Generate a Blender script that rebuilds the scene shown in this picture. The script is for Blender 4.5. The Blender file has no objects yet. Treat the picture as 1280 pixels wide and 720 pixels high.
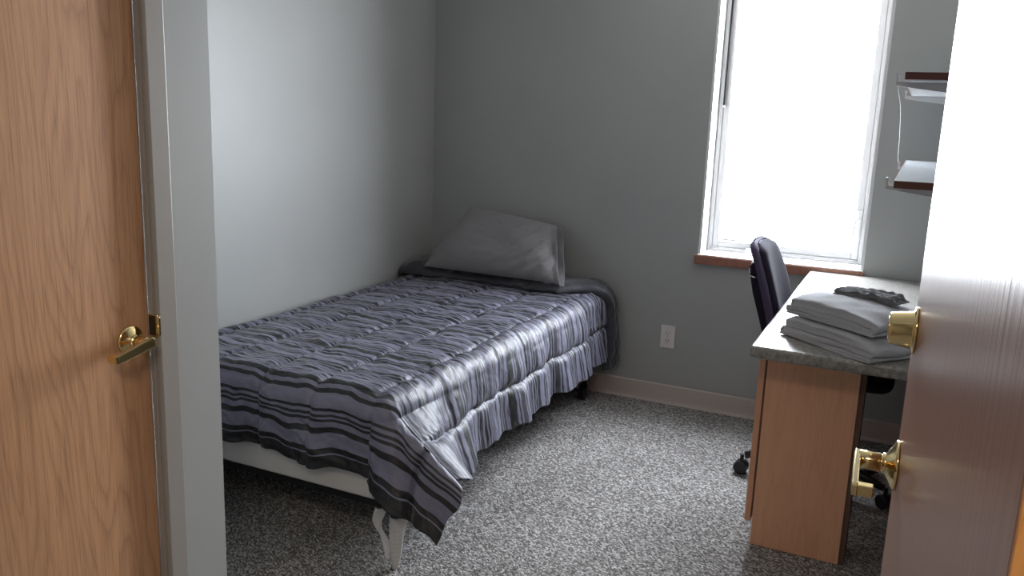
import bpy, bmesh, math, random
import numpy as np
from mathutils import Vector, Matrix
random.seed(7)
C = bpy.context.scene.collection
PI = math.pi

# ------------------------------------------------------------ camera
cam_d = bpy.data.cameras.new('camera'); cam = bpy.data.objects.new('camera', cam_d); C.objects.link(cam)
cam_d.sensor_width = 36.0; cam_d.lens = 1059.93 / 1280 * 36.0
cam_d.clip_start = 0.02
yaw, pit, rol = 0.437947, 0.205255, 0.0372578
fw = Vector((-math.sin(yaw)*math.cos(pit), math.cos(yaw)*math.cos(pit), -math.sin(pit)))
r0 = Vector((math.cos(yaw), math.sin(yaw), 0)); u0 = r0.cross(fw)
rt = r0*math.cos(rol) + u0*math.sin(rol); up = -r0*math.sin(rol) + u0*math.cos(rol)
M = Matrix((rt, up, -fw)).transposed().to_4x4(); M.translation = (0, 0, 1.403)
cam.matrix_world = M
bpy.context.scene.camera = cam

# ------------------------------------------------------------ world (bright overcast daylight)
w = bpy.data.worlds.new('overcast_sky'); bpy.context.scene.world = w; w.use_nodes = True
nt = w.node_tree; nt.nodes.clear()
tc = nt.nodes.new('ShaderNodeTexCoord'); sx = nt.nodes.new('ShaderNodeSeparateXYZ')
rp = nt.nodes.new('ShaderNodeValToRGB'); bg = nt.nodes.new('ShaderNodeBackground'); ow = nt.nodes.new('ShaderNodeOutputWorld')
mr = nt.nodes.new('ShaderNodeMapRange'); mr.inputs[1].default_value = -1; mr.inputs[2].default_value = 1
nt.links.new(tc.outputs['Generated'], sx.inputs[0]); nt.links.new(sx.outputs[2], mr.inputs[0])
nt.links.new(mr.outputs[0], rp.inputs[0]); nt.links.new(rp.outputs[0], bg.inputs[0]); nt.links.new(bg.outputs[0], ow.inputs[0])
rp.color_ramp.elements[0].position = 0.25; rp.color_ramp.elements[0].color = (.62, .62, .62, 1)
rp.color_ramp.elements[1].position = 0.50; rp.color_ramp.elements[1].color = (.86, .925, 1.0, 1)
bg.inputs[1].default_value = 50.0
# portal in the window opening, so the sky is sampled well
pd = bpy.data.lights.new('window_daylight_portal', 'AREA'); pd.shape = 'RECTANGLE'; pd.size = .74; pd.size_y = 1.36
pd.cycles.is_portal = True
po = bpy.data.objects.new('window_daylight_portal', pd); po.location = (-.5325, 4.188, 1.44); po.rotation_euler = (-PI/2, 0, 0); C.objects.link(po)
# hallway ceiling lamp light (its fixture is built further down)
HALL_W = 17.0
hd = bpy.data.lights.new('hallway_lamp_light', 'AREA'); hd.shape = 'RECTANGLE'; hd.size = .5; hd.size_y = .5
hd.energy = HALL_W; hd.color = (1.0, .86, .70)
ho = bpy.data.objects.new('hallway_lamp_light', hd); ho.location = (.0, -.50, 2.36); C.objects.link(ho)

vs = bpy.context.scene.view_settings
vs.view_transform = 'Standard'; vs.look = 'None'; vs.gamma = 1; vs.use_curve_mapping = False; vs.exposure = 0.0

# ------------------------------------------------------------ material helpers
def mat(name, col=(.5,.5,.5), rough=.5, metal=0, spec=.5, coat=0, sheen=0):
    m = bpy.data.materials.new(name); m.use_nodes = True
    b = m.node_tree.nodes['Principled BSDF']
    b.inputs['Base Color'].default_value = (*col, 1); b.inputs['Roughness'].default_value = rough
    b.inputs['Metallic'].default_value = metal; b.inputs['Specular IOR Level'].default_value = spec
    b.inputs['Coat Weight'].default_value = coat
    b.inputs['Sheen Weight'].default_value = sheen
    return m
def nodes(m): return m.node_tree.nodes, m.node_tree.links, m.node_tree.nodes['Principled BSDF']
def ramp(n, stops, interp='LINEAR'):
    r = n.new('ShaderNodeValToRGB'); cr = r.color_ramp; cr.interpolation = interp
    cr.elements[0].position = stops[0][0]; cr.elements[0].color = (*stops[0][1], 1)
    cr.elements[1].position = stops[-1][0]; cr.elements[1].color = (*stops[-1][1], 1)
    for p, c in stops[1:-1]:
        e = cr.elements.new(p); e.color = (*c, 1)
    return r
def noise(n, l, scale, detail=3, vec=None, rough=.5, dist=0):
    t = n.new('ShaderNodeTexNoise'); t.inputs['Scale'].default_value = scale; t.inputs['Detail'].default_value = detail
    t.inputs['Roughness'].default_value = rough; t.inputs['Distortion'].default_value = dist
    if vec is not None: l.new(vec, t.inputs['Vector'])
    return t
def mapping(n, l, scale=(1,1,1), loc=(0,0,0), rot=(0,0,0), src='Object'):
    t = n.new('ShaderNodeTexCoord'); mp = n.new('ShaderNodeMapping')
    mp.inputs['Scale'].default_value = scale; mp.inputs['Location'].default_value = loc; mp.inputs['Rotation'].default_value = rot
    l.new(t.outputs[src], mp.inputs[0]); return mp.outputs[0]
def bump(n, l, b, h, strength=.2, dist=.01):
    k = n.new('ShaderNodeBump'); k.inputs['Strength'].default_value = strength; k.inputs['Distance'].default_value = dist
    l.new(h, k.inputs['Height']); l.new(k.outputs[0], b.inputs['Normal']); return k
def mathn(n, l, op, a, b=None, c=None):
    k = n.new('ShaderNodeMath'); k.operation = op
    for i, v in enumerate((a, b, c)):
        if v is None: continue
        if isinstance(v, (int, float)): k.inputs[i].default_value = v
        else: l.new(v, k.inputs[i])
    return k.outputs[0]

def paint(name, col, rough=.55, bs=.12):
    m = mat(name, col, rough, spec=.4); n, l, b = nodes(m)
    v = mapping(n, l)
    a = noise(n, l, 2.2, 4, v); r = ramp(n, [(.3, tuple(c*.965 for c in col)), (.7, tuple(min(1, c*1.035) for c in col))])
    l.new(a.outputs[0], r.inputs[0]); l.new(r.outputs[0], b.inputs['Base Color'])
    f = noise(n, l, 260, 2, v); bump(n, l, b, f.outputs[0], bs, .002)
    return m

def wood(name, dark, light, pore, axis='y', rings=9.0, rough=.35, coat=.3, cath=1.0, seed=0., streak=1.0, groove=.15):
    """veneer: grain runs along z, width along y (or x)"""
    m = mat(name, light, rough, coat=coat); n, l, b = nodes(m)
    rot = (0,0,0) if axis == 'y' else (0,0,PI/2)
    v = mapping(n, l, (1,1,1), (seed, seed*.7, seed*1.3), rot)
    s = n.new('ShaderNodeSeparateXYZ'); l.new(v, s.inputs[0])
    Y, Z = s.outputs[1], s.outputs[2]
    # low frequency warp, stretched along the grain
    mp = n.new('ShaderNodeMapping'); mp.inputs['Scale'].default_value = (3.2, 3.2, .36); l.new(v, mp.inputs[0])
    wv = noise(n, l, 1.6, 2, mp.outputs[0], .45)
    mp3 = n.new('ShaderNodeMapping'); mp3.inputs['Scale'].default_value = (9, 9, 1.6); l.new(v, mp3.inputs[0])
    wv2 = noise(n, l, 2.0, 2, mp3.outputs[0], .5)
    base = mathn(n, l, 'MULTIPLY', Y, rings*(1-.5*cath))
    q = mathn(n, l, 'MULTIPLY_ADD', wv.outputs[0], rings*.95*cath+.6, base)
    q = mathn(n, l, 'MULTIPLY_ADD', wv2.outputs[0], .8, q)
    fr = mathn(n, l, 'FRACT', mathn(n, l, 'MULTIPLY', q, 3.0))
    saw = ramp(n, [(0, (0,0,0)), (.12, (.8,.8,.8)), (.55, (1,1,1)), (.9,(.45,.45,.45)), (1, (0,0,0))]); l.new(fr, saw.inputs[0])
    # pores: fine streaks along z
    mp2 = n.new('ShaderNodeMapping'); mp2.inputs['Scale'].default_value = (420, 420, 9); l.new(v, mp2.inputs[0])
    pn = noise(n, l, 1.0, 3, mp2.outputs[0], .6)
    mp4 = n.new('ShaderNodeMapping'); mp4.inputs['Scale'].default_value = (90, 90, 1.2); l.new(v, mp4.inputs[0])
    st = noise(n, l, 1.0, 3, mp4.outputs[0], .6)
    mix = n.new('ShaderNodeMix'); mix.data_type = 'RGBA'
    mix.inputs[6].default_value = (*dark, 1); mix.inputs[7].default_value = (*light, 1)
    f = mathn(n, l, 'MULTIPLY_ADD', saw.outputs[0], .48, mathn(n, l, 'MULTIPLY', st.outputs[0], .80*streak))
    l.new(f, mix.inputs[0]); 
    mix2 = n.new('ShaderNodeMix'); mix2.data_type = 'RGBA'; mix2.inputs[7].default_value = (*pore, 1)
    pr = ramp(n, [(.52, (0,0,0)), (.70, (.55,.55,.55))]); l.new(pn.outputs[0], pr.inputs[0])
    l.new(pr.outputs[0], mix2.inputs[0]); l.new(mix.outputs[2], mix2.inputs[6]); l.new(mix2.outputs[2], b.inputs['Base Color'])
    bump(n, l, b, st.outputs[0], groove, .002)
    return m

MT = {}
MT['wall'] = paint('grey_green_wall_paint', (.35, .353, .343), .415, .04)
MT['ceiling'] = paint('white_ceiling_paint', (.72, .72, .70), .8)
MT['reveal'] = paint('white_trim_paint', (.62, .62, .62), .45, .03)
MT['frame'] = paint('taupe_steel_frame_paint', (.30, .275, .25), .38, .05)
MT['vinyl'] = mat('white_window_vinyl', (.50, .49, .49), .5)
MT['base'] = paint('beige_vinyl_baseboard', (.50, .43, .395), .45, .02)
MT['oak'] = wood('oak_veneer', (.33, .16, .078), (.60, .325, .17), (.22, .105, .05), rings=8.0, rough=.45, coat=.05, seed=3.1)
MT['oak_gloss'] = wood('glossy_stained_oak_veneer', (.17, .075, .040), (.30, .145, .085), (.10, .045, .025), rings=26, rough=.30, coat=.0, cath=.12, seed=8.0, groove=.30)
MT['oak_edge'] = wood('warm_lit_oak_edge', (.40, .16, .04), (.66, .31, .10), (.30, .12, .04), axis='x', rings=30, rough=.4, coat=.1, cath=.4, seed=1.0)  # oak edge; the orange of the warm hallway light is put into its colour
MT['sill'] = wood('red_oak_sill', (.20, .075, .045), (.31, .13, .08), (.12, .05, .03), rings=30, rough=.4, cath=.1, seed=5.0)
MT['shelf_edge'] = mat('dark_cherry_shelf_edge', (.11, .035, .025), .4)
MT['shelf_face'] = mat('pale_grey_shelf_laminate', (.42, .44, .46), .25)
MT['maple'] = wood('maple_laminate', (.64, .325, .195), (.73, .39, .24), (.57, .29, .165), axis='x', rings=4, rough=.45, coat=.0, cath=.7, seed=2.0, groove=.02)
MT['maple_edge'] = mat('maple_edge_band', (.62, .31, .185), .45)
MT['dark_panel'] = mat('shaded_panel_edge', (.12, .065, .045), .6)  # dark brown: shadow along the pedestal's back panel edge put into the colour
MT['brass'] = mat('polished_brass', (.83, .66, .34), .13, metal=1)
MT['brass_dark'] = mat('dark_brass_slot', (.05, .035, .02), .5, metal=.5)
MT['black_plastic'] = mat('black_plastic', (.012, .012, .014), .35)
MT['black_fabric'] = mat('black_purple_fabric', (.020, .016, .028), .95, spec=.08)
MT['lit_rim'] = mat('lit_purple_fabric_rim', (.075, .060, .10), .9, spec=.1)  # paler copy of the chair fabric, light along its edge put into colour
MT['chrome'] = mat('chrome_steel', (.7, .7, .72), .2, metal=1)
MT['outlet'] = mat('white_outlet_plastic', (.66, .62, .60), .35)
MT['slot'] = mat('dark_slot', (.02, .02, .02), .6)
MT['white_fabric'] = mat('white_ticking_fabric', (.60, .59, .58), .8)
MT['white_acrylic'] = mat('white_bracket_enamel', (.62, .62, .63), .3)
MT['label'] = mat('grey_window_label', (.30, .29, .29), .6)
MT['cord'] = mat('translucent_grey_cord', (.32, .32, .32), .5); MT['rod'] = mat('grey_rod', (.02, .02, .022), .8, spec=.1)
MT['lamp'] = mat('lamp_diffuser', (.9, .9, .9), .5)
n, l, b = nodes(MT['lamp']); b.inputs['Emission Color'].default_value = (1, .88, .74, 1); b.inputs['Emission Strength'].default_value = 6

# glass: thin pane, clear with fresnel reflection
g = bpy.data.materials.new('clear_window_glass'); g.use_nodes = True; n = g.node_tree.nodes; l = g.node_tree.links; n.clear()
o_ = n.new('ShaderNodeOutputMaterial'); tr = n.new('ShaderNodeBsdfTransparent'); gl = n.new('ShaderNodeBsdfGlossy'); gl.inputs['Roughness'].default_value = .02
lw = n.new('ShaderNodeLayerWeight'); lw.inputs[0].default_value = .5; fz = mathn(n, l, 'MULTIPLY_ADD', mathn(n, l, 'POWER', lw.outputs['Facing'], 5.0), .96, .04); mx = n.new('ShaderNodeMixShader'); l.new(fz, mx.inputs[0]); l.new(tr.outputs[0], mx.inputs[1]); l.new(gl.outputs[0], mx.inputs[2]); l.new(mx.outputs[0], o_.inputs[0])
MT['glass'] = g
# clear plastic film
g = bpy.data.materials.new('clear_plastic_film'); g.use_nodes = True; n = g.node_tree.nodes; l = g.node_tree.links
b = n['Principled BSDF']; b.inputs['Base Color'].default_value = (.85,.85,.87,1); b.inputs['Roughness'].default_value = .25; b.inputs['Alpha'].default_value = .55
MT['film'] = g

# carpet
m = mat('grey_loop_carpet', (.2,.2,.2), .95, spec=.15); n, l, b = nodes(m)
v = mapping(n, l, (1,1,1), (0,0,0), (0,0,.62))
mp = n.new('ShaderNodeMapping'); mp.inputs['Scale'].default_value = (125, 215, 1); l.new(v, mp.inputs[0])
vo = n.new('ShaderNodeTexVoronoi'); vo.inputs['Scale'].default_value = 1; vo.inputs['Randomness'].default_value = .75; l.new(mp.outputs[0], vo.inputs['Vector'])
sp = n.new('ShaderNodeSeparateColor'); l.new(vo.outputs['Color'], sp.inputs[0])
r = ramp(n, [(0, (.085,.076,.072)), (.3, (.15,.138,.13)), (.55, (.24,.23,.225)), (.78, (.36,.35,.345)), (1, (.55,.535,.52))]); l.new(sp.outputs[0], r.inputs[0])
big = noise(n, l, 3.0, 3, v); rb = ramp(n, [(.3, (.88,.88,.88)), (.7, (1.08,1.08,1.08))]); l.new(big.outputs[0], rb.inputs[0])
mu = n.new('ShaderNodeMix'); mu.data_type = 'RGBA'; mu.blend_type = 'MULTIPLY'; mu.inputs[0].default_value = 1
l.new(r.outputs[0], mu.inputs[6]); l.new(rb.outputs[0], mu.inputs[7]); l.new(mu.outputs[2], b.inputs['Base Color'])
dd = mathn(n, l, 'SUBTRACT', 1.0, vo.outputs['Distance']); bump(n, l, b, dd, .7, .004)
MT['carpet'] = m

# grey speckled laminate desktop
m = mat('grey_speckled_laminate', (.3,.3,.3), .30, spec=.5); n, l, b = nodes(m)
v = mapping(n, l)
a = noise(n, l, 75, 5, v, .7); r = ramp(n, [(.34, (.125,.118,.108)), (.5, (.225,.215,.20)), (.68, (.36,.345,.325))]); l.new(a.outputs[0], r.inputs[0])
l.new(r.outputs[0], b.inputs['Base Color']); f = noise(n, l, 220, 3, v); bump(n, l, b, f.outputs[0], .12, .001)
MT['laminate'] = m

# towels
def terry(name, col, sc=420):
    m = mat(name, col, .95, spec=.1, sheen=.35); n, l, b = nodes(m); v = mapping(n, l)
    a = noise(n, l, sc, 3, v, .7); bump(n, l, b, a.outputs[0], .9, .004)
    r = ramp(n, [(.3, tuple(c*.8 for c in col)), (.7, tuple(c*1.2 for c in col))]); l.new(a.outputs[0], r.inputs[0]); l.new(r.outputs[0], b.inputs['Base Color'])
    return m
MT['towel'] = terry('grey_terry_cloth', (.46, .46, .485))
MT['washcloth'] = terry('dark_grey_terry_cloth', (.17, .17, .18))
m = mat('grey_cotton_pillowcase', (.205, .195, .205), .8, spec=.25, sheen=.2); n, l, b = nodes(m); v = mapping(n, l)
a = noise(n, l, 600, 2, v); bump(n, l, b, a.outputs[0], .15, .001); MT['pillow'] = m
m = mat('dark_reverse_fabric', (.020, .020, .030), .55, spec=.5, sheen=.3); n, l, b = nodes(m); v = mapping(n, l)
a = noise(n, l, 30, 4, v); bump(n, l, b, a.outputs[0], .25, .01); MT['reverse'] = m

# striped comforter fabric: stripes depend on the cloth's own length coordinate (uv.y in metres from the foot hem)
m = mat('striped_comforter_fabric', (.2,.2,.22), .50, spec=.55, sheen=.08); n, l, b = nodes(m)
tcn = n.new('ShaderNodeUVMap'); tcn.uv_map = 'cloth'
sp = n.new('ShaderNodeSeparateXYZ'); l.new(tcn.outputs[0], sp.inputs[0])
K = (.004, .004, .006); G = (.155, .152, .215); Dk = (.018, .016, .026)
def stripes(seq, total):
    st = []; x = 0
    for wd, c in seq:
        st.append((x/total, c)); x += wd
    return st
FOOT = .46
foot = [(36,K),(5,G),(16,K),(42,G),(16,K),(17,G),(9,K),(5,G),(8,K),(10,G),(8,K),(40,G),(13,K),(12,G),(20,K),(8,G),(3,K),(5,G),(3,K),(6,G),(9,K),(16,G),(11,K),(10,G),(3,K),(5,G),(4,K),(5,G),(3,K),(6,G)]; FOOT = sum(a for a, _ in foot)/1000
rf = ramp(n, stripes(foot, sum(a for a, _ in foot)) , 'CONSTANT')
rnd = random.Random(3); rep = []; tot = 0
widths = [6,3,4,3,9,14,5,3,4,11,7,4,3,3,5,10,18,5,3,4,12,4,3,8,6,15,4,3,9,6]
for i, wd in enumerate(widths): rep.append((wd*2.1, (K if rnd.random() < .55 else Dk) if i % 2 == 0 else G))
PER = sum(a for a, _ in rep)/1000
rr = ramp(n, stripes(rep, sum(a for a, _ in rep)), 'CONSTANT')
t_ = sp.outputs[1]
l.new(mathn(n, l, 'DIVIDE', t_, FOOT), rf.inputs[0])
l.new(mathn(n, l, 'FRACT', mathn(n, l, 'DIVIDE', mathn(n, l, 'SUBTRACT', t_, FOOT), PER)), rr.inputs[0])
isf = mathn(n, l, 'GREATER_THAN', t_, FOOT)
mx = n.new('ShaderNodeMix'); mx.data_type = 'RGBA'; l.new(isf, mx.inputs[0]); l.new(rf.outputs[0], mx.inputs[6]); l.new(rr.outputs[0], mx.inputs[7])
l.new(mx.outputs[2], b.inputs['Base Color'])
mp = n.new('ShaderNodeMapping'); mp.inputs['Scale'].default_value = (26, 60, 1); l.new(tcn.outputs[0], mp.inputs[0])
a = noise(n, l, 1.0, 4, mp.outputs[0], .6, .6); bump(n, l, b, a.outputs[0], .35, .006)
MT['stripe'] = m

# ------------------------------------------------------------ object helpers
def link_mesh(name, me, material=None, parent=None, smooth=False):
    o = bpy.data.objects.new(name, me); C.objects.link(o)
    if material is not None:
        for k in (material if isinstance(material, (list, tuple)) else [material]): me.materials.append(k)
    if parent is not None: o.parent = parent
    if smooth:
        for p in me.polygons: p.use_smooth = True
    return o
def obj(name, bm, material=None, parent=None, smooth=False):
    me = bpy.data.meshes.new(name); bmesh.ops.recalc_face_normals(bm, faces=bm.faces); bm.to_mesh(me); bm.free()
    return link_mesh(name, me, material, parent, smooth)
def empty(name, loc=(0,0,0), rz=0):
    o = bpy.data.objects.new(name, None); C.objects.link(o); o.location = loc; o.rotation_euler = (0,0,rz); o.empty_display_size = .1; return o
def tag(o, label=None, cat=None, group=None, kind=None):
    if label: o['label'] = label
    if cat: o['category'] = cat
    if group: o['group'] = group
    if kind: o['kind'] = kind
    return o
def structure(o, label=None): return tag(o, label, None, None, 'structure')
def box(bm, a, b_, bev=0, seg=2, mi=0):
    x0,y0,z0 = [min(p,q) for p,q in zip(a,b_)]; x1,y1,z1 = [max(p,q) for p,q in zip(a,b_)]
    t = bmesh.new(); r = bmesh.ops.create_cube(t, size=1)
    for v in t.verts: v.co = Vector(((x0+x1)/2+v.co.x*(x1-x0), (y0+y1)/2+v.co.y*(y1-y0), (z0+z1)/2+v.co.z*(z1-z0)))
    if bev: bmesh.ops.bevel(t, geom=list(t.edges), offset=bev, segments=seg, profile=.5, affect='EDGES')
    for f in t.faces: f.material_index = mi
    me = bpy.data.meshes.new('tmp'); t.to_mesh(me); t.free(); bm.from_mesh(me); bpy.data.meshes.remove(me)
def B(): return bmesh.new()
def lathe(bm, prof, origin, axis, seg=32):
    """prof: (distance along axis, radius)"""
    ax = Vector(axis).normalized(); h = Vector((0,0,1)) if abs(ax.z) < .9 else Vector((1,0,0))
    e1 = ax.cross(h).normalized(); e2 = ax.cross(e1); o = Vector(origin); rings = []
    for d, r in prof:
        rings.append([bm.verts.new(o+ax*d+(e1*math.cos(2*PI*k/seg)+e2*math.sin(2*PI*k/seg))*max(r,1e-5)) for k in range(seg)])
    for i in range(len(rings)-1):
        for k in range(seg): bm.faces.new((rings[i][k], rings[i][(k+1)%seg], rings[i+1][(k+1)%seg], rings[i+1][k]))
    bm.faces.new(rings[0]); bm.faces.new(rings[-1])
def tube(bm, pts, r, seg=10, closed=False):
    pts = [Vector(p) for p in pts]; rings = []; N = len(pts)
    for i, p in enumerate(pts):
        if closed: d = pts[(i+1)%N]-pts[i-1]
        else: d = pts[min(i+1,N-1)]-pts[max(i-1,0)]
        d.normalize(); h = Vector((0,0,1)) if abs(d.z) < .95 else Vector((1,0,0))
        e1 = d.cross(h).normalized(); e2 = d.cross(e1); rr_ = r[i] if isinstance(r, (list,tuple)) else r
        rings.append([bm.verts.new(p+(e1*math.cos(2*PI*k/seg)+e2*math.sin(2*PI*k/seg))*rr_) for k in range(seg)])
    for i in range(N if closed else N-1):
        for k in range(seg): bm.faces.new((rings[i][k], rings[i][(k+1)%seg], rings[(i+1)%N][(k+1)%seg], rings[(i+1)%N][k]))
    if not closed: bm.faces.new(rings[0]); bm.faces.new(rings[-1])
def prism(bm, poly, o, eu, ev, en, d):
    """polygon (u,v) swept by d along en"""
    o, eu, ev, en = Vector(o), Vector(eu), Vector(ev), Vector(en)
    a = [bm.verts.new(o+eu*u+ev*v) for u, v in poly]; c = [bm.verts.new(o+eu*u+ev*v+en*d) for u, v in poly]
    bm.faces.new(a); bm.faces.new(c)
    for i in range(len(poly)): j = (i+1)%len(poly); bm.faces.new((a[i], a[j], c[j], c[i]))
def bevel_mod(o, wdt=.003, seg=2, ang=.6):
    md = o.modifiers.new('bevel', 'BEVEL'); md.width = wdt; md.segments = seg; md.limit_method = 'ANGLE'; md.angle_limit = ang
    return o
# numpy value noise
_rg = np.random.RandomState(11); _T = _rg.rand(256, 256)
def vn(x, y):
    xi = np.floor(x).astype(int); yi = np.floor(y).astype(int); fx = x-xi; fy = y-yi
    fx = fx*fx*fx*(fx*(fx*6-15)+10); fy = fy*fy*fy*(fy*(fy*6-15)+10)
    g = lambda i, j: _T[i % 256, j % 256]
    return (g(xi,yi)*(1-fx)+g(xi+1,yi)*fx)*(1-fy)+(g(xi,yi+1)*(1-fx)+g(xi+1,yi+1)*fx)*fy*1.0-0.5+0*x
def fbm(x, y, o=3):
    s = 0; a = 1
    for k in range(o): s = s+a*vn(x*2**k+17*k, y*2**k+5*k); a *= .5
    return s
def grid_mesh(name, P, material, parent=None, uv=None, wrap=False):
    nu, nv = P.shape[:2]; me = bpy.data.meshes.new(name)
    idx = np.arange(nu*nv).reshape(nu, nv)
    a = idx[:-1,:-1].ravel(); b_ = idx[1:,:-1].ravel(); c = idx[1:,1:].ravel(); d = idx[:-1,1:].ravel()
    faces = np.stack([a,b_,c,d], 1)
    if wrap:
        faces = np.vstack([faces, np.stack([idx[-1,:-1], idx[0,:-1], idx[0,1:], idx[-1,1:]], 1)])
    me.vertices.add(nu*nv); me.vertices.foreach_set('co', P.reshape(-1).astype(np.float32))
    me.loops.add(faces.size); me.loops.foreach_set('vertex_index', faces.ravel().astype(np.int32))
    me.polygons.add(len(faces)); me.polygons.foreach_set('loop_start', np.arange(0, faces.size, 4, dtype=np.int32)); me.polygons.foreach_set('loop_total', np.full(len(faces), 4, dtype=np.int32))
    if uv is not None:
        lay = me.uv_layers.new(name='cloth'); lay.data.foreach_set('uv', uv.reshape(-1,2)[faces.ravel()].reshape(-1).astype(np.float32))
    me.update(calc_edges=True); me.validate()
    return link_mesh(name, me, material, parent, True)
def normals(P):
    du = np.gradient(P, axis=0); dv = np.gradient(P, axis=1); nn = np.cross(du, dv)
    return nn/np.maximum(np.linalg.norm(nn, axis=2, keepdims=True), 1e-9)

# ------------------------------------------------------------ room shell
XL, XR, YB, ZC = -2.37, .32, 4.0, 2.44
XA, YC, YE = -1.40, 1.415, .34          # closet wall plane, its outside corner, entry wall inner face
WX0, WX1, WZ0, WZ1 = -.90, -.165, .755, 2.12
bm = B(); box(bm, (XL-.15, -2.2, -.12), (XR+.15, YB+.22, 0)); structure(obj('floor', bm, MT['carpet']))
bm = B(); box(bm, (XL-.15, -2.2, ZC), (XR+.15, YB+.22, ZC+.12)); structure(obj('ceiling', bm, MT['ceiling']))
bm = B(); box(bm, (XL-.15, YC-.02, 0), (XL, YB+.22, ZC)); structure(obj('wall_left', bm, MT['wall']))
bm = B(); box(bm, (XR, -2.2, 0), (XR+.15, YB+.22, ZC)); structure(obj('wall_right', bm, MT['wall']))
bm = B()
box(bm, (XL, YB, 0), (WX0, YB+.18, ZC)); box(bm, (WX1, YB, 0), (XR, YB+.18, ZC))
box(bm, (WX0, YB, 0), (WX1, YB+.18, WZ0)); box(bm, (WX0, YB, WZ1), (WX1, YB+.18, ZC))
structure(obj('wall_back', bm, MT['wall']))
# closet wall: plane x = XA, with a door opening
DY0, DY1, DZ = .475, 1.237, 2.05
bm = B()
box(bm, (XA-.12, DY1, 0), (XA, YC, ZC)); box(bm, (XA-.12, -2.2, 0), (XA, DY0, ZC)); box(bm, (XA-.12, DY0, DZ), (XA, DY1, ZC))
box(bm, (XL-.15, YC-.12, 0), (XA-.12, YC, ZC))
wa = structure(obj('wall_closet', bm, MT['wall']))
# entry wall and hallway end (behind the camera)
bm = B(); box(bm, (XA, YE-.12, 0), (-.88, YE, ZC)); box(bm, (.105, YE-.12, 0), (XR, YE, ZC)); box(bm, (-.88, YE-.12, 2.08), (.105, YE, ZC)); structure(obj('wall_entry', bm, MT['wall']))
bm = B(); box(bm, (XA, -2.2, 0), (XR, -2.08, ZC)); structure(obj('wall_hallway', bm, MT['wall']))

# baseboards
def baseboard(name, p0, p1, nrm):
    bm = B(); p0, p1, nrm = Vector(p0), Vector(p1), Vector(nrm); d = (p1-p0)
    prof = [(0,0),(.013,0),(.013,.004),(.0075,.014),(.006,.03),(.006,.093),(.003,.098),(0,.098)]
    prism(bm, prof, p0, nrm, (0,0,1), d.normalized(), d.length)
    return structure(obj(name, bm, MT['base']))
baseboard('baseboard_back', (XL, YB, 0), (XR, YB, 0), (0,-1,0))
baseboard('baseboard_left', (XL, YC, 0), (XL, YB-.014, 0), (1,0,0))
baseboard('baseboard_right', (XR, YE, 0), (XR, YB-.014, 0), (-1,0,0))
baseboard('baseboard_closet', (XA, DY1+.055, 0), (XA, YC, 0), (1,0,0))

# ------------------------------------------------------------ window
win = structure(empty('window_1', ((WX0+WX1)/2, YB+.12, WZ0)))
def wpart(name, bm, m, parent=None, smooth=False):
    o = obj(name, bm, m, None, smooth); o.parent = parent or win
    o.matrix_parent_inverse = Matrix.Translation(-Vector(win.location)) if parent is None else Matrix()
    return o
YF = YB+.124
bm = B()  # white lining boards of the reveal
box(bm, (WX0, YB-.001, WZ0), (WX0+.012, YB+.178, WZ1)); box(bm, (WX1-.012, YB-.001, WZ0), (WX1, YB+.178, WZ1)); box(bm, (WX0, YB-.001, WZ1-.012), (WX1, YB+.178, WZ1))
wpart('reveal_lining', bm, MT['reveal'])
bm = B()  # outer vinyl frame
fx0, fx1, fz0, fz1 = WX0+.012, WX1-.012, WZ0+.018, WZ1-.012
def frame(bm, x0,x1,z0,z1,w_,y0,y1,bev=.003):
    box(bm,(x0,y0,z0),(x0+w_,y1,z1),bev); box(bm,(x1-w_,y0,z0),(x1,y1,z1),bev); box(bm,(x0+w_,y0,z0),(x1-w_,y1,z0+w_),bev); box(bm,(x0+w_,y0,z1-w_),(x1-w_,y1,z1),bev)
frame(bm, fx0, fx1, fz0, fz1, .022, YF, YF+.052)
frame(bm, fx0+.006, fx1-.006, fz0+.006, fz1-.006, .008, YF-.004, YF+.01, .002)
wpart('window_frame', bm, MT['vinyl'])
bm = B(); frame(bm, fx0+.0225, fx1-.0225, fz0+.0225, fz1-.0225, .030, YF+.008, YF+.040)
frame(bm, fx0+.047, fx1-.047, fz0+.047, fz1-.047, .008, YF+.012, YF+.034, .002)
wpart('sash', bm, MT['vinyl'])
bm = B(); box(bm, (fx0+.05, YF+.022, fz0+.05), (fx1-.05, YF+.026, fz1-.05)); wpart('glass', bm, MT['glass'])
# lock lever on the right stile
bm = B(); box(bm, (WX1-.058, YF-.002, .905), (WX1-.040, YF+.014, 1.02), .004)
tube(bm, [(WX1-.050, YF-.006, .985), (WX1-.054, YF-.02, .98), (WX1-.066, YF-.026, .94), (WX1-.070, YF-.024, .90), (WX1-.064, YF-.02, .885)], [.006,.006,.006,.006,.005], 10)
wpart('lock_lever', bm, MT['vinyl'], smooth=True)
# crank operator housing on the bottom rail
bm = B(); box(bm, (-.70, YF-.022, fz0+.002), (-.585, YF+.012, fz0+.03), .008, 3); wpart('crank_cover', bm, MT['vinyl'], smooth=True)
# label strip and screen clips
bm = B(); box(bm, (-.825, YF+.020, fz0+.054), (-.735, YF+.0215, fz0+.062)); box(bm, (-.845, YF+.020, fz0+.056), (-.832, YF+.0215, fz0+.062)); wpart('label_strip', bm, MT['label'])
for cx, cz in ((fx0+.058, 1.80), (fx1-.058, 1.82), (fx0+.058, .955), (fx1-.058, .975)):
    bm = B(); box(bm, (cx-.006, YF+.012, cz-.002), (cx+.006, YF+.021, cz+.002), .001); wpart('screen_clip', bm, MT['vinyl'])
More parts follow.
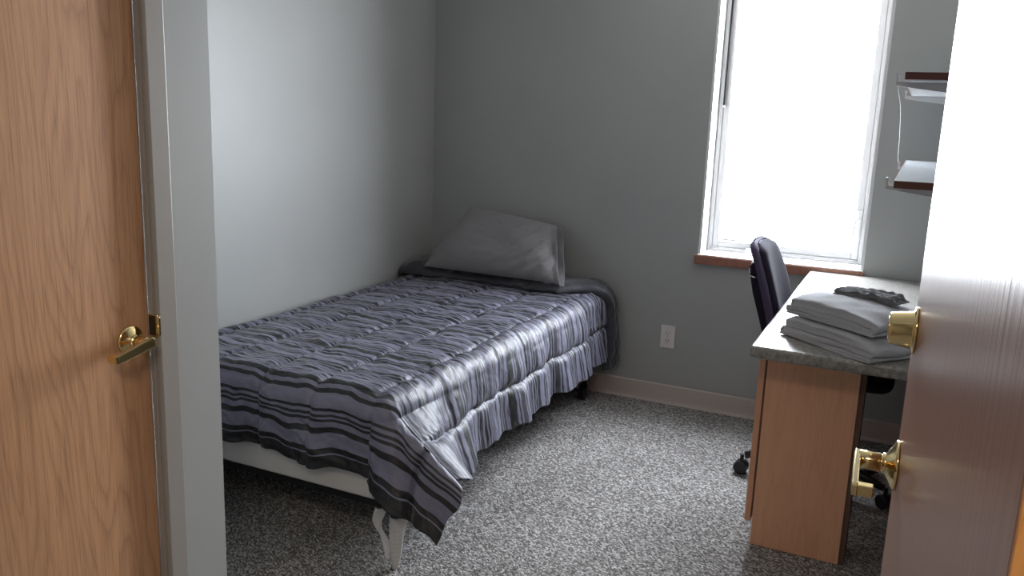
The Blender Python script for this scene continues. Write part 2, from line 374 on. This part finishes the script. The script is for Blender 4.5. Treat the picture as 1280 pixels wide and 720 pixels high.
# thin rod on the left
bm = B(); tube(bm, [(-.860, YF-.006, 2.10), (-.862, YF-.006, 1.468)], .0050, 8); wr = wpart('wand', bm, MT['rod'])
bm = B(); tube(bm, [(-.862, YF-.006, 1.468), (-.862, YF-.006, 1.458)], .005, 8); wpart('wand_tip', bm, MT['vinyl'])
# oak sill
bm = B(); box(bm, (WX0-.012, YB-.022, WZ0-.030), (WX1+.006, YB-.0005, WZ0+.012), .003)
box(bm, (WX0+.001, YB-.002, WZ0+.0005), (WX1-.001, YB+.178, WZ0+.012))
sl = obj('trim_1', bm, MT['sill']); structure(sl)
bm = B(); box(bm, (WX0+.002, YB-.018, WZ0+.0125), (WX1-.002, YF-.001, WZ0+.0165), .001); wpart('sill_cover', bm, MT['reveal'])

# ------------------------------------------------------------ brass lever set
def lever(parent, o, nrm, arm, r=.033, k=1., droop=0.):
    o, nrm, arm = Vector(o), Vector(nrm).normalized(), Vector(arm).normalized(); up_ = Vector((0,0,1))
    arm, up_ = arm*math.cos(droop)-up_*math.sin(droop), up_*math.cos(droop)+arm*math.sin(droop)
    root = empty('lever_handle', (0,0,0)); root.parent = parent; root['label'] = 'polished brass lever handle'
    bm = B(); lathe(bm, [(0, r*1.0), (.003, r*1.0), (.005, r*.96), (.006, r*.9), (.0145, r*.46), (.0155, r*.44), (.0165, r*.38)], o, nrm, 40)
    ob = obj('rosette', bm, MT['brass'], root, True)
    bm = B(); lathe(bm, [(.013, .0140), (.0195, .0140), (.020, .0118), (.022, .0118), (.023, .0132), (.048, .0130), (.050, .0115)], o, nrm, 28)
    obj('neck', bm, MT['brass'], root, True)
    # arm: tapered bar with a return towards the door at its end
    bm = B(); b0 = o+nrm*.048
    poly = [(-.016,-.006),(-.013,-.011),(.02,-.0115),(.108*k,-.0095),(.112*k,-.0075),(.112*k,.0065),(.108*k,.0085),(.02,.0105),(-.010,.011),(-.016,.006)]
    prism(bm, poly, b0, arm, up_, nrm, .0075)
    o2 = obj('lever_arm', bm, MT['brass'], root); bevel_mod(o2, .0015, 2)
    bm = B(); prism(bm, [(.112*k-.010,-.0092),(.112*k,-.0078),(.112*k,.0068),(.112*k-.010,.0085)], o+nrm*.030, arm, up_, nrm, .0185)
    o3 = obj('arm_return', bm, MT['brass'], root); bevel_mod(o3, .0012, 2)
    bm = B(); prism(bm, [(-.011,-.005),(.016,-.0085),(.100*k,-.0068),(.100*k,.0058),(.016,.0075),(-.008,.0075)], b0+nrm*.0076, arm, up_, nrm, .0006)
    obj('arm_inlay', bm, MT['brass'], root)
    return root

# ------------------------------------------------------------ closet door (left)
bm = B(); box(bm, (XA-.060, DY0+.005, .008), (XA-.016, DY1-.004, DZ-.004), .0015)
d1 = structure(obj('door_1', bm, MT['oak']), 'closed oak veneer door in the left closet wall')
lever(d1, (XA-.016, DY1-.050, .915), (1,0,0), (0,-1,0), .031, .74, math.radians(11))
bm = B()  # steel frame: face and rabbet
fwid = .052
pr = [(-.014,0),(.008,0),(.012,.003),(.012,fwid-.003),(.008,fwid),(-.014,fwid)]
def jamb(bm, y, s, z0=0, z1=DZ+fwid):
    prism(bm, [(XA+a, b_) for a, b_ in pr], (0, y, z0), (1,0,0), (0,s,0), (0,0,1), z1-z0)
jamb(bm, DY1, 1); jamb(bm, DY0, -1)
prism(bm, [(XA+a, b_) for a, b_ in pr], (0, DY0, DZ), (1,0,0), (0,0,1), (0,1,0), DY1-DY0)
# stop / rabbet in the reveal beside the door
box(bm, (XA-.066, DY1-.002, 0), (XA-.014, DY1+.02, DZ+.02)); box(bm, (XA-.066, DY0-.02, 0), (XA-.014, DY0+.002, DZ+.02)); box(bm, (XA-.066, DY0, DZ-.002), (XA-.014, DY1, DZ+.02))
box(bm, (XA-.014, DY1-.004, 0), (XA+.001, DY1+.002, DZ))
fr = structure(obj('trim_2', bm, MT['frame']), 'taupe painted steel frame around the closed oak door'); bevel_mod(fr, .002, 2)
bm = B(); box(bm, (XA-.012, DY1-.0052, .914), (XA+.0125, DY1-.0035, .962), .0006); box(bm, (XA+.0085, DY1-.004, .917), (XA+.0145, DY1+.004, .959), .0025, 4)
obj('strike_plate', bm, MT['brass'], fr)['label'] = 'brass strike plate'
bm = B(); box(bm, (XA-.010, DY1-.0058, .918), (XA+.008, DY1-.0050, .960)); obj('strike_slot', bm, MT['brass_dark'], fr)

# ------------------------------------------------------------ open room door (right)
P1 = Vector((.0215, 1.270, 0)); P2 = Vector((.0530, .376, 0))
dv = (P2-P1).normalized(); nr = Vector((-abs(dv.y), -abs(dv.x), 0)).normalized()   # face normal to the left
if nr.x > 0: nr = -nr
wdt = (P2-P1).length
d2 = structure(empty('door_2', (0,0,0)), 'open glossy wooden door along the right edge')
def door_frame_matrix():
    ex = -nr; ey = -dv; m_ = Matrix((ex, ey, Vector((0,0,1)))).transposed().to_4x4(); m_.translation = P2; return m_
bm = B(); box(bm, (0, 0.0015, .01), (.044, wdt, 2.04), .0012)
s1 = obj('door_slab', bm, MT['oak_gloss']); s1.matrix_world = door_frame_matrix(); s1.parent = d2
bm = B(); box(bm, (.0005, -.002, .0105), (.0435, .0016, 2.0395), .0004)
s2 = obj('hinge_edge', bm, MT['oak_edge'], d2); s2.matrix_world = door_frame_matrix(); s2['label'] = 'oak edge band with warm hallway light in its orange colour'
Lb = P1+dv*.060
lever(d2, (Lb.x, Lb.y, .950), nr, dv, .0345)
db = empty('deadbolt', (0,0,0)); db.parent = d2; db['label'] = 'polished brass deadbolt cylinder'
o_ = Vector((Lb.x, Lb.y, 1.140))
bm = B(); lathe(bm, [(0,.0310),(.0025,.0315),(.004,.0300),(.0045,.0255),(.006,.0250),(.031,.0212),(.033,.0200),(.0335,.017)], o_, nr, 48); obj('bolt_collar', bm, MT['brass'], db, True)
bm = B(); lathe(bm, [(.0332,.0150),(.0345,.0148),(.0345,.002)], o_, nr, 32); obj('key_face', bm, MT['brass'], db, True)

# ------------------------------------------------------------ hallway lamp fixture
bm = B(); box(bm, (-.29, -.79, 2.375), (.29, -.21, 2.44), .01)
hl = tag(empty('ceiling_lamp', (0,-.50,2.44)), 'square ceiling lamp in the hallway behind the camera', 'lamp')
def child(name, bm, m, parent, smooth=False):
    o = obj(name, bm, m, None, smooth); o.parent = parent; o.matrix_parent_inverse = parent.matrix_basis.inverted(); return o
child('lamp_housing', bm, MT['reveal'], hl)
bm = B(); box(bm, (-.26, -.76, 2.3715), (.26, -.24, 2.3745)); child('diffuser', bm, MT['lamp'], hl)

# ------------------------------------------------------------ outlet
ot = tag(empty('wall_outlet', (-1.015, YB, .343)), 'white duplex wall outlet on the back wall between bed and desk', 'outlet')
bm = B(); box(bm, (-1.0500, YB-.006, .286), (-.9795, YB, .401), .0025, 3); child('cover_plate', bm, MT['outlet'], ot)
for cz in (.324, .363):
    bm = B(); lathe(bm, [(0,.0170),(.0085,.0170),(.009,.0165)], (-1.0148, YB, cz), (0,-1,0), 28)
    sk = child('socket', bm, MT['outlet'], ot)
    bm = B()
    for sx_ in (-.0065, .0065): box(bm, (-1.0148+sx_-.0014, YB-.0096, cz-.001), (-1.0148+sx_+.0014, YB-.0088, cz+.008))
    lathe(bm, [(.0088,.0027),(.0096,.0027)], (-1.0148, YB, cz-.008), (0,-1,0), 12)
    sl_ = obj('socket_slots', bm, MT['slot'], None); sl_.parent = sk; sl_.matrix_parent_inverse = (Matrix.Translation(ot.location)@sk.matrix_parent_inverse).inverted()
bm = B(); lathe(bm, [(.006,.0026),(.0072,.0024)], (-1.0148, YB, .3435), (0,-1,0), 12); child('screw', bm, MT['chrome'], ot)

# ------------------------------------------------------------ shelves on the right wall
def shelf_unit(z, xe, y0, label):
    t = tag(empty('wall_shelf', (XR, 3.2, z)), label, 'shelf', 'wall shelves above the desk')
    bm = B(); box(bm, (xe+.003, y0+.003, z-.018), (XR, 3.95, z)); child('shelf_board', bm, MT['shelf_face'], t)
    bm = B(); box(bm, (xe, y0, z-.0185), (XR, y0+.003, z+.0005), .0008); box(bm, (xe, y0+.003, z-.0185), (xe+.003, 3.95, z+.0005)); child('shelf_edge', bm, MT['shelf_edge'], t)
    for yb in (2.545, 3.727):
        bm = B(); tip = xe-.022
        prism(bm, [(XR,-.020),(XR,-.075),(XR-.03,-.075),(xe+.02,-.036),(tip,-.030),(tip,-.002),(tip+.005,-.002),(tip+.006,-.020)], (0,yb-.004,z), (1,0,0), (0,0,1), (0,1,0), .008)
        lathe(bm, [(-.007,.005),(.007,.005)], (tip+.002, yb, z-.004), (0,1,0), 14)
        child('shelf_bracket', bm, MT['white_acrylic'], t, False)
    for yb in (2.545, 3.727):
        bm = B(); box(bm, (XR-.012, yb-.012, z-.14), (XR, yb+.012, z+.10)); child('wall_standard', bm, MT['white_acrylic'], t)
    return t
shelf_unit(1.264, -.052, 2.40, 'lower wall shelf with pale top, just above desk height')
shelf_unit(1.538, -.059, 2.45, 'upper wall shelf seen from below with shiny underside')
cpts = [(-.078, 2.545, 1.520), (-.075, 2.60, 1.50), (-.068, 2.75, 1.46), (-.068, 2.98, 1.41), (-.070, 3.25, 1.35), (-.075, 3.55, 1.29), (-.074, 3.727, 1.262)]
bm = B(); tube(bm, cpts, .0007, 6); tag(obj('clear_cord', bm, MT['cord']), 'thin clear cord strung from upper shelf bracket to lower one', 'cord')

# ------------------------------------------------------------ desk
dk = tag(empty('desk', (-.05, 3.2, 0)), 'maple desk with grey speckled laminate top under the wall shelves', 'desk')
bm = B(); box(bm, (-.387, 2.50, .712), (XR-.002, YB-.003, .75), .010, 4)
dt = child('desktop', bm, MT['laminate'], dk, True)
for p in dt.data.polygons: p.use_smooth = True
bm = B(); box(bm, (-.363, 2.742, .002), (-.082, 2.90, .711), .0015); pe = child('pedestal', bm, MT['maple'], dk)
bm = B(); box(bm, (-.0815, 2.748, .002), (-.066, 2.90, .711)); child('back_panel', bm, MT['dark_panel'], dk)
bm = B(); box(bm, (-.388, 2.740, .085), (-.3685, 2.905, .700), .0015); child('cabinet_door', bm, MT['maple_edge'], dk)
bm = B(); box(bm, (-.3680, 2.744, .10), (-.3635, 2.90, .705)); child('drawer_gap_strip', bm, MT['dark_panel'], dk)
bm = B(); box(bm, (-.30, 3.972, .55), (XR-.02, 3.990, .711)); child('rear_rail', bm, MT['maple_edge'], dk)
bm = B(); box(bm, (XR-.028, 2.76, .002), (XR-.004, 3.96, .711), .001); child('side_support', bm, MT['maple_edge'], dk)

# ------------------------------------------------------------ office chair behind the desk
CX, CY = -.225, 3.39
ch = tag(empty('office_chair', (CX, CY, 0)), 'black fabric office chair with curved back, pushed under the desk', 'chair')
def rounded_slab(nu, nv, f):
    P = np.zeros((nu, nv, 3))
    for i in range(nu):
        for j in range(nv): P[i, j] = f(i/(nu), j/(nv-1))
    return P
# seat
def sup(c, r, e): return np.sign(c)*abs(c)**e*r
P = np.zeros((48, 17, 3))
for i in range(48):
    for j in range(17):
        th = 2*PI*i/48; ph = -PI/2+PI*j/16
        cx = .03+sup(math.cos(th), .212, .3)*abs(math.cos(ph))**.35; cy = sup(math.sin(th), .272, .3)*abs(math.cos(ph))**.35
        P[i, j] = (CX+cx, CY+cy, .508+sup(math.sin(ph), .042, .8)+.01*(cx/.235)**2*(1 if cx < 0 else -1.2))
so = grid_mesh('seat', P, MT['black_fabric'], None, wrap=True); so.parent = ch; so.matrix_parent_inverse = ch.matrix_basis.inverted()
# back: curved reclined pad; local u across (y), v up
def back_pad(off, hw, z0, z1, th, top_round, m, name):
    NU, NV = 40, 40; P = np.zeros((NU, NV, 3))
    for i in range(NU):
        for j in range(NV):
            a = 2*PI*i/NU; v = j/(NV-1)
            z = z0+(z1-z0)*v
            wv = hw*(1-.30*(max(0, v-.5)/.5)**2.2)*(1 if v < .97 else .93)*min(1, .70+v*2)
            e = math.sin(min(1, (v+.001)/.06)*PI/2)*math.sin(min(1, (1.001-v)/.07)*PI/2)
            yy = sup(math.sin(a), wv, .75)*(.75+.25*e); xx = sup(math.cos(a), th, .75)*(.15+.85*e)
            t = v
            cxx = -.405-.105*v**1.2+.03*(yy/hw)**2
            P[i, j] = (cxx+xx+off, yy, z)
    R_ = Matrix.Rotation(math.radians(1), 3, 'Z'); Q = P.copy()
    A = np.array(R_); ctr = np.array([-.445, 0, 0]); Q = (P-ctr)@A.T+ctr; Q[:,:,1] += CY-.06; 
    o = grid_mesh(name, Q, m, None, wrap=True); o.parent = ch; o.matrix_parent_inverse = ch.matrix_basis.inverted(); return o
back_pad(0, .200, .58, .955, .030, 1, MT['black_fabric'], 'backrest')
back_pad(-.020, .206, .60, .960, .022, 1, MT['lit_rim'], 'backrest_shell')
bm = B(); prism(bm, [(-.487,.885),(-.500,.893),(-.522,.875),(-.520,.835),(-.505,.77),(-.475,.68),(-.45,.60),(-.425,.60)], (0,3.20,0), (1,0,0), (0,0,1), (0,1,0), .26); bk = child('lumbar_shell', bm, MT['black_fabric'], ch); bevel_mod(bk, .012, 3)
bm = B(); tube(bm, [(-.470,3.196,.886),(-.497,3.194,.893),(-.516,3.194,.884),(-.524,3.194,.862),(-.519,3.194,.838),(-.505,3.195,.832),(-.488,3.196,.832)], .0035, 10); child('back_loop', bm, MT['chrome'], ch, True)
bm = B(); tube(bm, [(-.42,3.34,.60),(-.42,3.35,.50),(-.38,3.37,.452),(-.30,CY,.450)], [.03,.034,.03,.022], 14); child('back_support', bm, MT['black_plastic'], ch, True)
bm = B(); lathe(bm, [(.10,.045),(.12,.045),(.13,.028),(.34,.028),(.34,.018),(.445,.018),(.45,.08),(.470,.085)], (CX,CY,0), (0,0,1), 24); child('gas_column', bm, MT['black_plastic'], ch, True)
for k in range(5):
    a = math.radians(-24+72*k); ex = Vector((math.cos(a), math.sin(a), 0)); ey = Vector((-ex.y, ex.x, 0)); c0 = Vector((CX, CY, 0))
    bm = B(); tube(bm, [c0+ex*.02+Vector((0,0,.115)), c0+ex*.14+Vector((0,0,.105)), c0+ex*.275+Vector((0,0,.078))], [.026,.021,.014], 10); lg = child('base_leg', bm, MT['black_plastic'], ch, True)
    bm = B(); cc = c0+ex*.285+Vector((0,0,.028)); sd = (ex*.3+ey).normalized()
    for s_ in (-1, 1): lathe(bm, [(-.009,.024),(-.007,.0275),(.007,.0275),(.009,.024)], cc+sd*.014*s_, sd, 22)
    lathe(bm, [(0,.008),(.03,.008)], cc+Vector((0,0,.022)), (0,0,1), 10)
    co = obj('caster', bm, MT['black_plastic'], None); co.parent = lg; co.matrix_parent_inverse = (Matrix.Translation(ch.location)@lg.matrix_parent_inverse).inverted()

# ------------------------------------------------------------ towels
def towel(name, org, ang, L, Wd, z0, layers, pitch, m, label, cat, seed, crumple=0.):
    """sheet folded in a zigzag; cross section in (u, z), swept along v"""
    path = []; hs = [pitch*([.5, .62, 1.15, 1.9][q] if layers == 4 else 1.) for q in range(layers)]; zs = [sum(hs[:q])+hs[q]/2 for q in range(layers)]; tt = []
    for k in range(layers):
        zc = z0+zs[k]; xs = np.linspace(0, 1, 30)
        if k % 2: xs = xs[::-1]
        ins = [0, .012, .004, .020, .008, .015][k % 6]
        for x in xs: path.append((ins+x*(L-2*ins), zc+.0015*math.sin(x*5+k+seed))); tt.append(hs[k]*.455)
        if k < layers-1:
            right = (k % 2 == 0)
            xe = path[-1][0]; g_ = zs[k+1]-zs[k]; zb = z0+zs[k]
            for q in range(1, 8):
                a_ = -PI/2+PI*q/8; path.append((xe+(1 if right else -1)*g_*.5*math.cos(a_), zb+g_*.5+g_*.5*math.sin(a_))); tt.append((hs[k]+hs[k+1])*.22)
    path = np.array(path); tg = np.gradient(path, axis=0); tg /= np.linalg.norm(tg, axis=1, keepdims=True); nn = np.stack([-tg[:,1], tg[:,0]], 1)
    t = np.array(tt)[:,None]; prof = np.vstack([path+nn*t, (path-nn*t)[::-1]])
    NV = 26; P = np.zeros((len(prof), NV+4, 3)); ca, sa = math.cos(ang), math.sin(ang)
    for j in range(NV+4):
        jj = min(max(j-2, 0), NV-1); v = jj/(NV-1)
        pr_ = prof.copy(); 
        if j < 2 or j >= NV+2:      # close the ends
            cen = np.vstack([path, path[::-1]]); k = [.0, .8][j] if j < 2 else [.8, .0][j-NV-2]; pr_ = cen+(prof-cen)*k
        wob = .003*np.sin(v*9+seed)+(.006+.008*crumple)*fbm(pr_[:,0]*(16+20*crumple)+seed*3, v*(5+6*crumple)+pr_[:,1]*30, 3)
        u = pr_[:,0]+.006*fbm(v*6+seed+0*pr_[:,0], pr_[:,1]*40, 2)
        endv = v*Wd + .006*fbm(pr_[:,0]*9+seed, pr_[:,1]*60, 2) + (.004 if j < 2 else 0)*(0)
        z = z0+(pr_[:,1]-z0)*(1+.12*np.sin(np.clip(u/L, 0, 1)*PI)*math.sin(PI*(.15+.7*v)))*(1-.16*(abs(2*v-1)**5))*(1-.14*np.abs(2*np.clip(u/L, 0, 1)-1)**5) + wob*np.clip((pr_[:,1]-z0)/.02, 0, 1)
        x = org[0]+u*ca-endv*sa; y = org[1]+u*sa+endv*ca
        P[:, j] = np.stack([x, y, z], 1)
    o = grid_mesh(name, P, m, None, wrap=True)
    return tag(o, label, cat)
TA = math.atan2(2.475-2.70, -.055+.335)
T1 = towel('folded_towel', (-.330, 2.700), TA, .345, .25, .752, 4, .0145, MT['towel'], 'grey folded towel at the bottom of the stack, lying on the desktop', 'towel', 1.0)
T2 = towel('folded_towel', (-.322, 2.712), TA+.03, .325, .235, .8200, 4, .0150, MT['towel'], 'grey folded towel lying on the other towel, below the washcloth', 'towel', 4.0)
T3 = towel('folded_washcloth', (-.190, 2.735), TA+.25, .19, .085, .8880, 3, .0070, MT['washcloth'], 'small dark washcloth crumpled on top of the towel stack', 'washcloth', 2.2, 1.)
for T in (T1, T2): T['group'] = 'folded towels on the desk'

# ------------------------------------------------------------ bed
bed = tag(empty('bed', (-1.85, 3.0, 0)), 'single bed with white base pushed into the far left corner', 'bed')
bm = B(); box(bm, (-2.355, 2.02, .215), (-1.335, 3.96, .375), .012, 3); bs = child('box_spring', bm, MT['white_fabric'], bed, True)
bm = B()
for x in (-2.33, -1.39): box(bm, (x, 2.05, .185), (x+.035, 3.94, .2145))
for y in (2.05, 3.0, 3.90): box(bm, (-2.33, y, .180), (-1.355, y+.035, .200))
child('bed_frame', bm, MT['black_plastic'], bed)
for x, y in ((-1.385, 3.86), (-2.30, 3.86), (-2.30, 2.08)):
    bm = B(); tube(bm, [(x, y, .185), (x, y, .06)], .014, 10); lg = child('bed_leg', bm, MT['black_plastic'], bed, True)
    bm = B(); lathe(bm, [(-.018,.022),(-.014,.030),(.014,.030),(.018,.022)], (x-.0+.0, y-.02, .030), (1,0,0), 22)
    lathe(bm, [(-.020,.018),(.020,.018)], (x, y-.005, .058), (1,0,0), 14)
    c_ = obj('caster', bm, MT['black_plastic'], None); c_.parent = lg; c_.matrix_parent_inverse = (Matrix.Translation(bed.location)@lg.matrix_parent_inverse).inverted()
# near foot leg, wrapped in thin plastic
lx, ly = -1.315, 2.035
NU, NV = 28, 40; P = np.zeros((NU, NV, 3))
for j in range(NV):
    v = j/(NV-1); z = .183*v; rr_ = .010+.020*v**.9 + .0014*math.sin(v*75) + (.0 if v > .06 else -.002)
    for i in range(NU):
        a = 2*PI*i/NU; r_ = rr_*(1+.10*math.sin(3*a+v*6))
        P[i, j] = (lx-.004+.012*v+math.cos(a)*r_, ly+math.sin(a)*r_, z)
wl = grid_mesh('bed_leg', P, MT['white_fabric'], None, wrap=True); wl.parent = bed; wl.matrix_parent_inverse = bed.matrix_basis.inverted(); wl['label'] = 'tapered white plastic-wrapped bed leg'
NU, NV = 7, 26; P = np.zeros((NU, NV, 3))
for i in range(NU):
    for j in range(NV):
        v = j/(NV-1); u = i/(NU-1)-.5; w_ = .034*(1-v)**.7+.008
        P[i, j] = (lx-.046+.018*v**2-.012*math.sin(v*5)+u*w_, ly-.012+.010*math.sin(u*6+v*7), .195-.165*v)
pf = grid_mesh('plastic_film', P, MT['film'], None); pf.parent = bed; pf.matrix_parent_inverse = bed.matrix_basis.inverted(); pf['label'] = 'loose strip of clear plastic wrap'
md = pf.modifiers.new('s', 'SOLIDIFY'); md.thickness = .0008
bm = B(); box(bm, (-2.35, 2.03, .376), (-1.345, 3.965, .530), .035, 4); tag(obj('mattress', bm, MT['white_fabric'], None, True), 'white mattress hidden beneath the striped comforter on the bed', 'mattress')

# comforter
XE, YEF = -1.355, 2.035        # mattress edges
ZT = .553
def bend(a, r, flare):
    q = r*PI/2
    out = np.where(a < 0, a, np.where(a < q, r*np.sin(np.clip(a, 0, q)/r), r+flare*np.clip(a-q, 0, None)))
    dn = np.where(a < 0, 0, np.where(a < q, r*(1-np.cos(np.clip(a, 0, q)/r)), r+np.sqrt(1-np.clip(flare, 0, .8)**2)*np.clip(a-q, 0, None)))
    return out, dn
def drape(S, T, r=.065, extra=0., sfl=.16, cflare=1.):
    """S: x coordinate on the flat sheet, T: distance along -y from the back wall end (y on the flat sheet)"""
    a = S-(XE-r+.04); b_ = (YEF+r-.04)-T
    both = (a > 0) & (b_ > 0)
    rho = np.where(both, np.hypot(a, b_), np.where(a > 0, a, np.where(b_ > 0, b_, np.maximum(a, b_))))
    th = np.where(both, np.arctan2(np.maximum(b_, 1e-9), np.maximum(a, 1e-9)), np.where(b_ > 0, PI/2, 0.0))
    cor = np.sin(2*th)**1.0*both
    dep = np.clip(rho-.05, 0, None)
    pk = .78 if cflare else sfl
    fl = np.where(both, .10+(pk-.10)*np.cos(th)**1.4, np.where(a > 0, sfl+(pk-sfl)*np.exp(-(np.clip(-b_, 0, None)/.20)**2), .10))
    out, dn = bend(rho, r, fl)
    out = out+cor*dep*.07*np.sin(th*7.0-.6)*np.clip(dep/.15, 0, 1)*cflare
    side = np.where(a > 0, 1., 0.)*(1-cor)
    out = out+side*np.clip(dep, 0, .3)*(.05*np.sin(T*11+1.2)+.045*np.sin(T*27+.5))
    ft = np.where((b_ > 0) & (a <= 0), 1., 0.)
    out = out+ft*np.clip(dep, 0, .3)*(.07*np.sin(S*15+.3)+.04*np.sin(S*31))
    dr = th-.45*np.sin(2*th)
    X = np.where(a > 0, (XE-r+.04)+np.cos(dr)*out, S)
    Y = np.where(b_ > 0, (YEF+r-.04)-np.sin(th)*out, T)
    Y = np.where(both, (YEF+r-.04)-np.sin(dr)*out, Y)
    Z = ZT-dn
    return np.stack([X, Y, Z+extra], 2), rho, dep
NS, NTt = 330, 560
s1_, t1_ = -2.362, 3.955
SO, FO = .360, .245            # overhangs
s = np.linspace(s1_, XE+SO-.02, NS); t = np.linspace(t1_, YEF-FO, NTt)
S, T = np.meshgrid(s, t, indexing='ij')
# uneven hems
Su = S+np.clip((S-XE)/.38, 0, 1)*(.025*fbm(T*3.1, T*0, 2)+.004*np.sin(T*60)); _c = np.clip((S-XE+.12)/.24, 0, 1); Tu = T-np.clip((YEF-T)/.30, 0, 1)*(.075*_c*_c*(3-2*_c)+.022*fbm(S*3.7+9, S*0, 2)+.005*np.sin(S*55))
P, rho, dep = drape(Su, Tu)
N = normals(P)
for _k in range(10):      # soften the normals so the quilting does not fold over itself
    N[1:-1,1:-1] = (N[:-2,1:-1]+N[2:,1:-1]+N[1:-1,:-2]+N[1:-1,2:]+N[1:-1,1:-1])/5
N /= np.maximum(np.linalg.norm(N, axis=2, keepdims=True), 1e-9)
if N[NS//3, NTt//3, 2] < 0: N = -N
qs, qt = .215, .30
as_ = np.abs(np.sin(PI*(S-XE+.03)/qs)); at_ = np.abs(np.sin(PI*(T-YEF+.03)/qt))
puff = (.013+.006*np.clip((S-XE)/.1, 0, 1))*(1-np.exp(-as_*6))*(.5+.5*(1-np.exp(-at_*7)))
near = np.exp(-as_*2.2)
wr = .0115*near*fbm(T*40+fbm(S*7, T*7, 2)*5, S*11+3, 2) + .0095*(1-.4*np.clip((S-XE)/.1, 0, 1))*fbm(T*18+S*9, S*12-T*4, 3) + .010*fbm(S*4+2, T*4, 2)
top = np.clip((S-s1_)/.10, 0, 1)
_b = (YEF+.025)-T; _a = S-(XE-.025)
ridge = 1-.88*np.exp(-((_b-.01)/.055)**2)*np.clip((_a+.02)/.08, 0, 1)
P = P+N*((puff+wr)*ridge)[:,:,None]
P[:,:,2] -= (1-top)**2*.045
P[:,:,2] += .012*np.exp(-((S-s1_-.2)/.15)**2)*0
P[:,:,0] = np.maximum(P[:,:,0], XL+.008); P[:,:,1] = np.minimum(P[:,:,1], YB-.02)
P[:,:,2] = np.maximum(P[:,:,2], .02)
tw = (.030*fbm(S*8, T*4, 3)+.016*(near-.3)*fbm(T*9, S*7, 2))*(1-.65*np.clip((S-XE+.05)/.1, 0, 1))      # woven stripes are pulled about a little by the gathers
UV = np.stack([S-s1_, (T-(YEF-FO))+tw*.6*np.clip((T-(YEF-FO))/.1, 0, 1)], 2)
cf = grid_mesh('comforter', P[::-1], [MT['stripe'], MT['reverse']], None, uv=UV[::-1])
tag(cf, 'grey and black striped quilted comforter spread over the bed', 'comforter')
md = cf.modifiers.new('thick', 'SOLIDIFY'); md.thickness = .012; md.offset = -1; md.material_offset = 1; md.material_offset_rim = 0
# folded-back dark border at the head
ns, nt_ = 260, 90
s = np.linspace(s1_+.0, XE+.40, ns); v = np.linspace(0, 1, nt_)
Sg, Vg = np.meshgrid(s, v, indexing='ij')
yfold = 3.655+.015*np.sin(Sg*9)+.20*np.clip((Sg-XE+.12)/.20, 0, 1)
Tg = 3.965+(yfold-3.965)*Vg
P, rho, dep = drape(Sg, Tg, r=.075, extra=0., sfl=.10, cflare=0.)
N = normals(P)
if N[60, 40, 2] < 0: N = -N
edge = np.clip(np.sin(PI*np.clip(Vg*1.0, 0, 1)), 0, 1)
bul = .042*np.sqrt(np.clip(1-(2*Vg-1)**4, 0, 1))+.014
bul = bul*(1-.35*np.clip((Sg-XE-.3)/.1, 0, 1))
puck = .007*fbm(Sg*22, Vg*5, 3)+.006*np.sin(Sg*70)*np.exp(-(1-Vg)*5)*.6
P = P+N*(bul+puck)[:,:,None]
lump = np.exp(-((Sg+2.27)/.09)**2)*.030; P[:,:,2] += lump*np.sin(PI*Vg)
P[:,:,0] = np.maximum(P[:,:,0], XL+.008); P[:,:,1] = np.minimum(P[:,:,1], YB-.012)
fe = grid_mesh('folded_border', P[::-1], MT['reverse'], cf); fe['label'] = 'plain dark charcoal reverse side folded out at the head'
md = fe.modifiers.new('thick', 'SOLIDIFY'); md.thickness = .03; md.offset = -1

# ------------------------------------------------------------ pillow
NU, NV = 90, 70
bl = np.array([-2.215, 3.66, .615]); br = np.array([-1.475, 3.66, .612]); tl = np.array([-2.095, 3.925, .905]); trr = np.array([-1.600, 3.925, .850])
def pil(u, v): return (bl*(1-u)[...,None]+br*u[...,None])*(1-v)[...,None]+(tl*(1-u)[...,None]+trr*u[...,None])*v[...,None]
u = np.linspace(0, 1, NU); v = np.linspace(0, 1, NV); U_, V_ = np.meshgrid(u, v, indexing='ij')
base = pil(U_, V_); nrm_ = np.array([0, -.75, .62]); nrm_ /= np.linalg.norm(nrm_)
def bulge(U, V): return (np.clip(1-(2*U-1)**4, 0, 1)**.6)*(np.clip(1-(2*V-1)**2, 0, 1)**.62)
fw_ = bulge(U_, V_)
# wrinkles radiating at the lower right
wk = .026*fbm((U_-V_*.6)*14, (U_+V_)*2.0, 3)*np.clip(U_*1.8-.7, 0, 1)*np.clip(1.2-V_, 0, 1) + .006*fbm(U_*5, V_*5, 3)
sag = np.array([0,0,1])*(-.010*np.sin(PI*U_)*(V_ > 0))[...,None]
front = base+nrm_*(fw_*(.085+wk*2.2)*1.0)[...,None]
back_ = base-nrm_*(fw_*.060)[...,None]
full = np.concatenate([front, back_[::-1]], 0)
full[:,:,1] = np.minimum(full[:,:,1], YB-.015)
pw = grid_mesh('pillow', full, MT['pillow'], None, wrap=True)
tag(pw, 'grey pillow leaning against the back wall at the head of the bed', 'pillow')
# open hem of the pillowcase on the right
NU, NV = 16, 50; u = np.linspace(0, 1, NU); v = np.linspace(0, 1, NV); U_, V_ = np.meshgrid(u, v, indexing='ij')
e0 = br*(1-V_)[...,None]+trr*V_[...,None]
bw = np.clip(1-(2*V_-1)**2, 0, 1)**.6
for sgn, nm in ((1, 'pillowcase_hem'), (-1, 'pillowcase_hem')):
    Q = e0+np.array([1,0,0])*((U_*.040-.03)*(1-.25*V_))[...,None]+nrm_*(sgn*bw*(.030+.016*U_*sgn+.010*np.sin(V_*11+sgn)*U_))[...,None]+np.array([0,0,-1])*(.012*U_)[...,None]
    if sgn < 0: Q = Q+np.array([.022,0,0])*U_[...,None]
    hem = grid_mesh(nm, Q, MT['pillow'], pw); md = hem.modifiers.new('t', 'SOLIDIFY'); md.thickness = .002
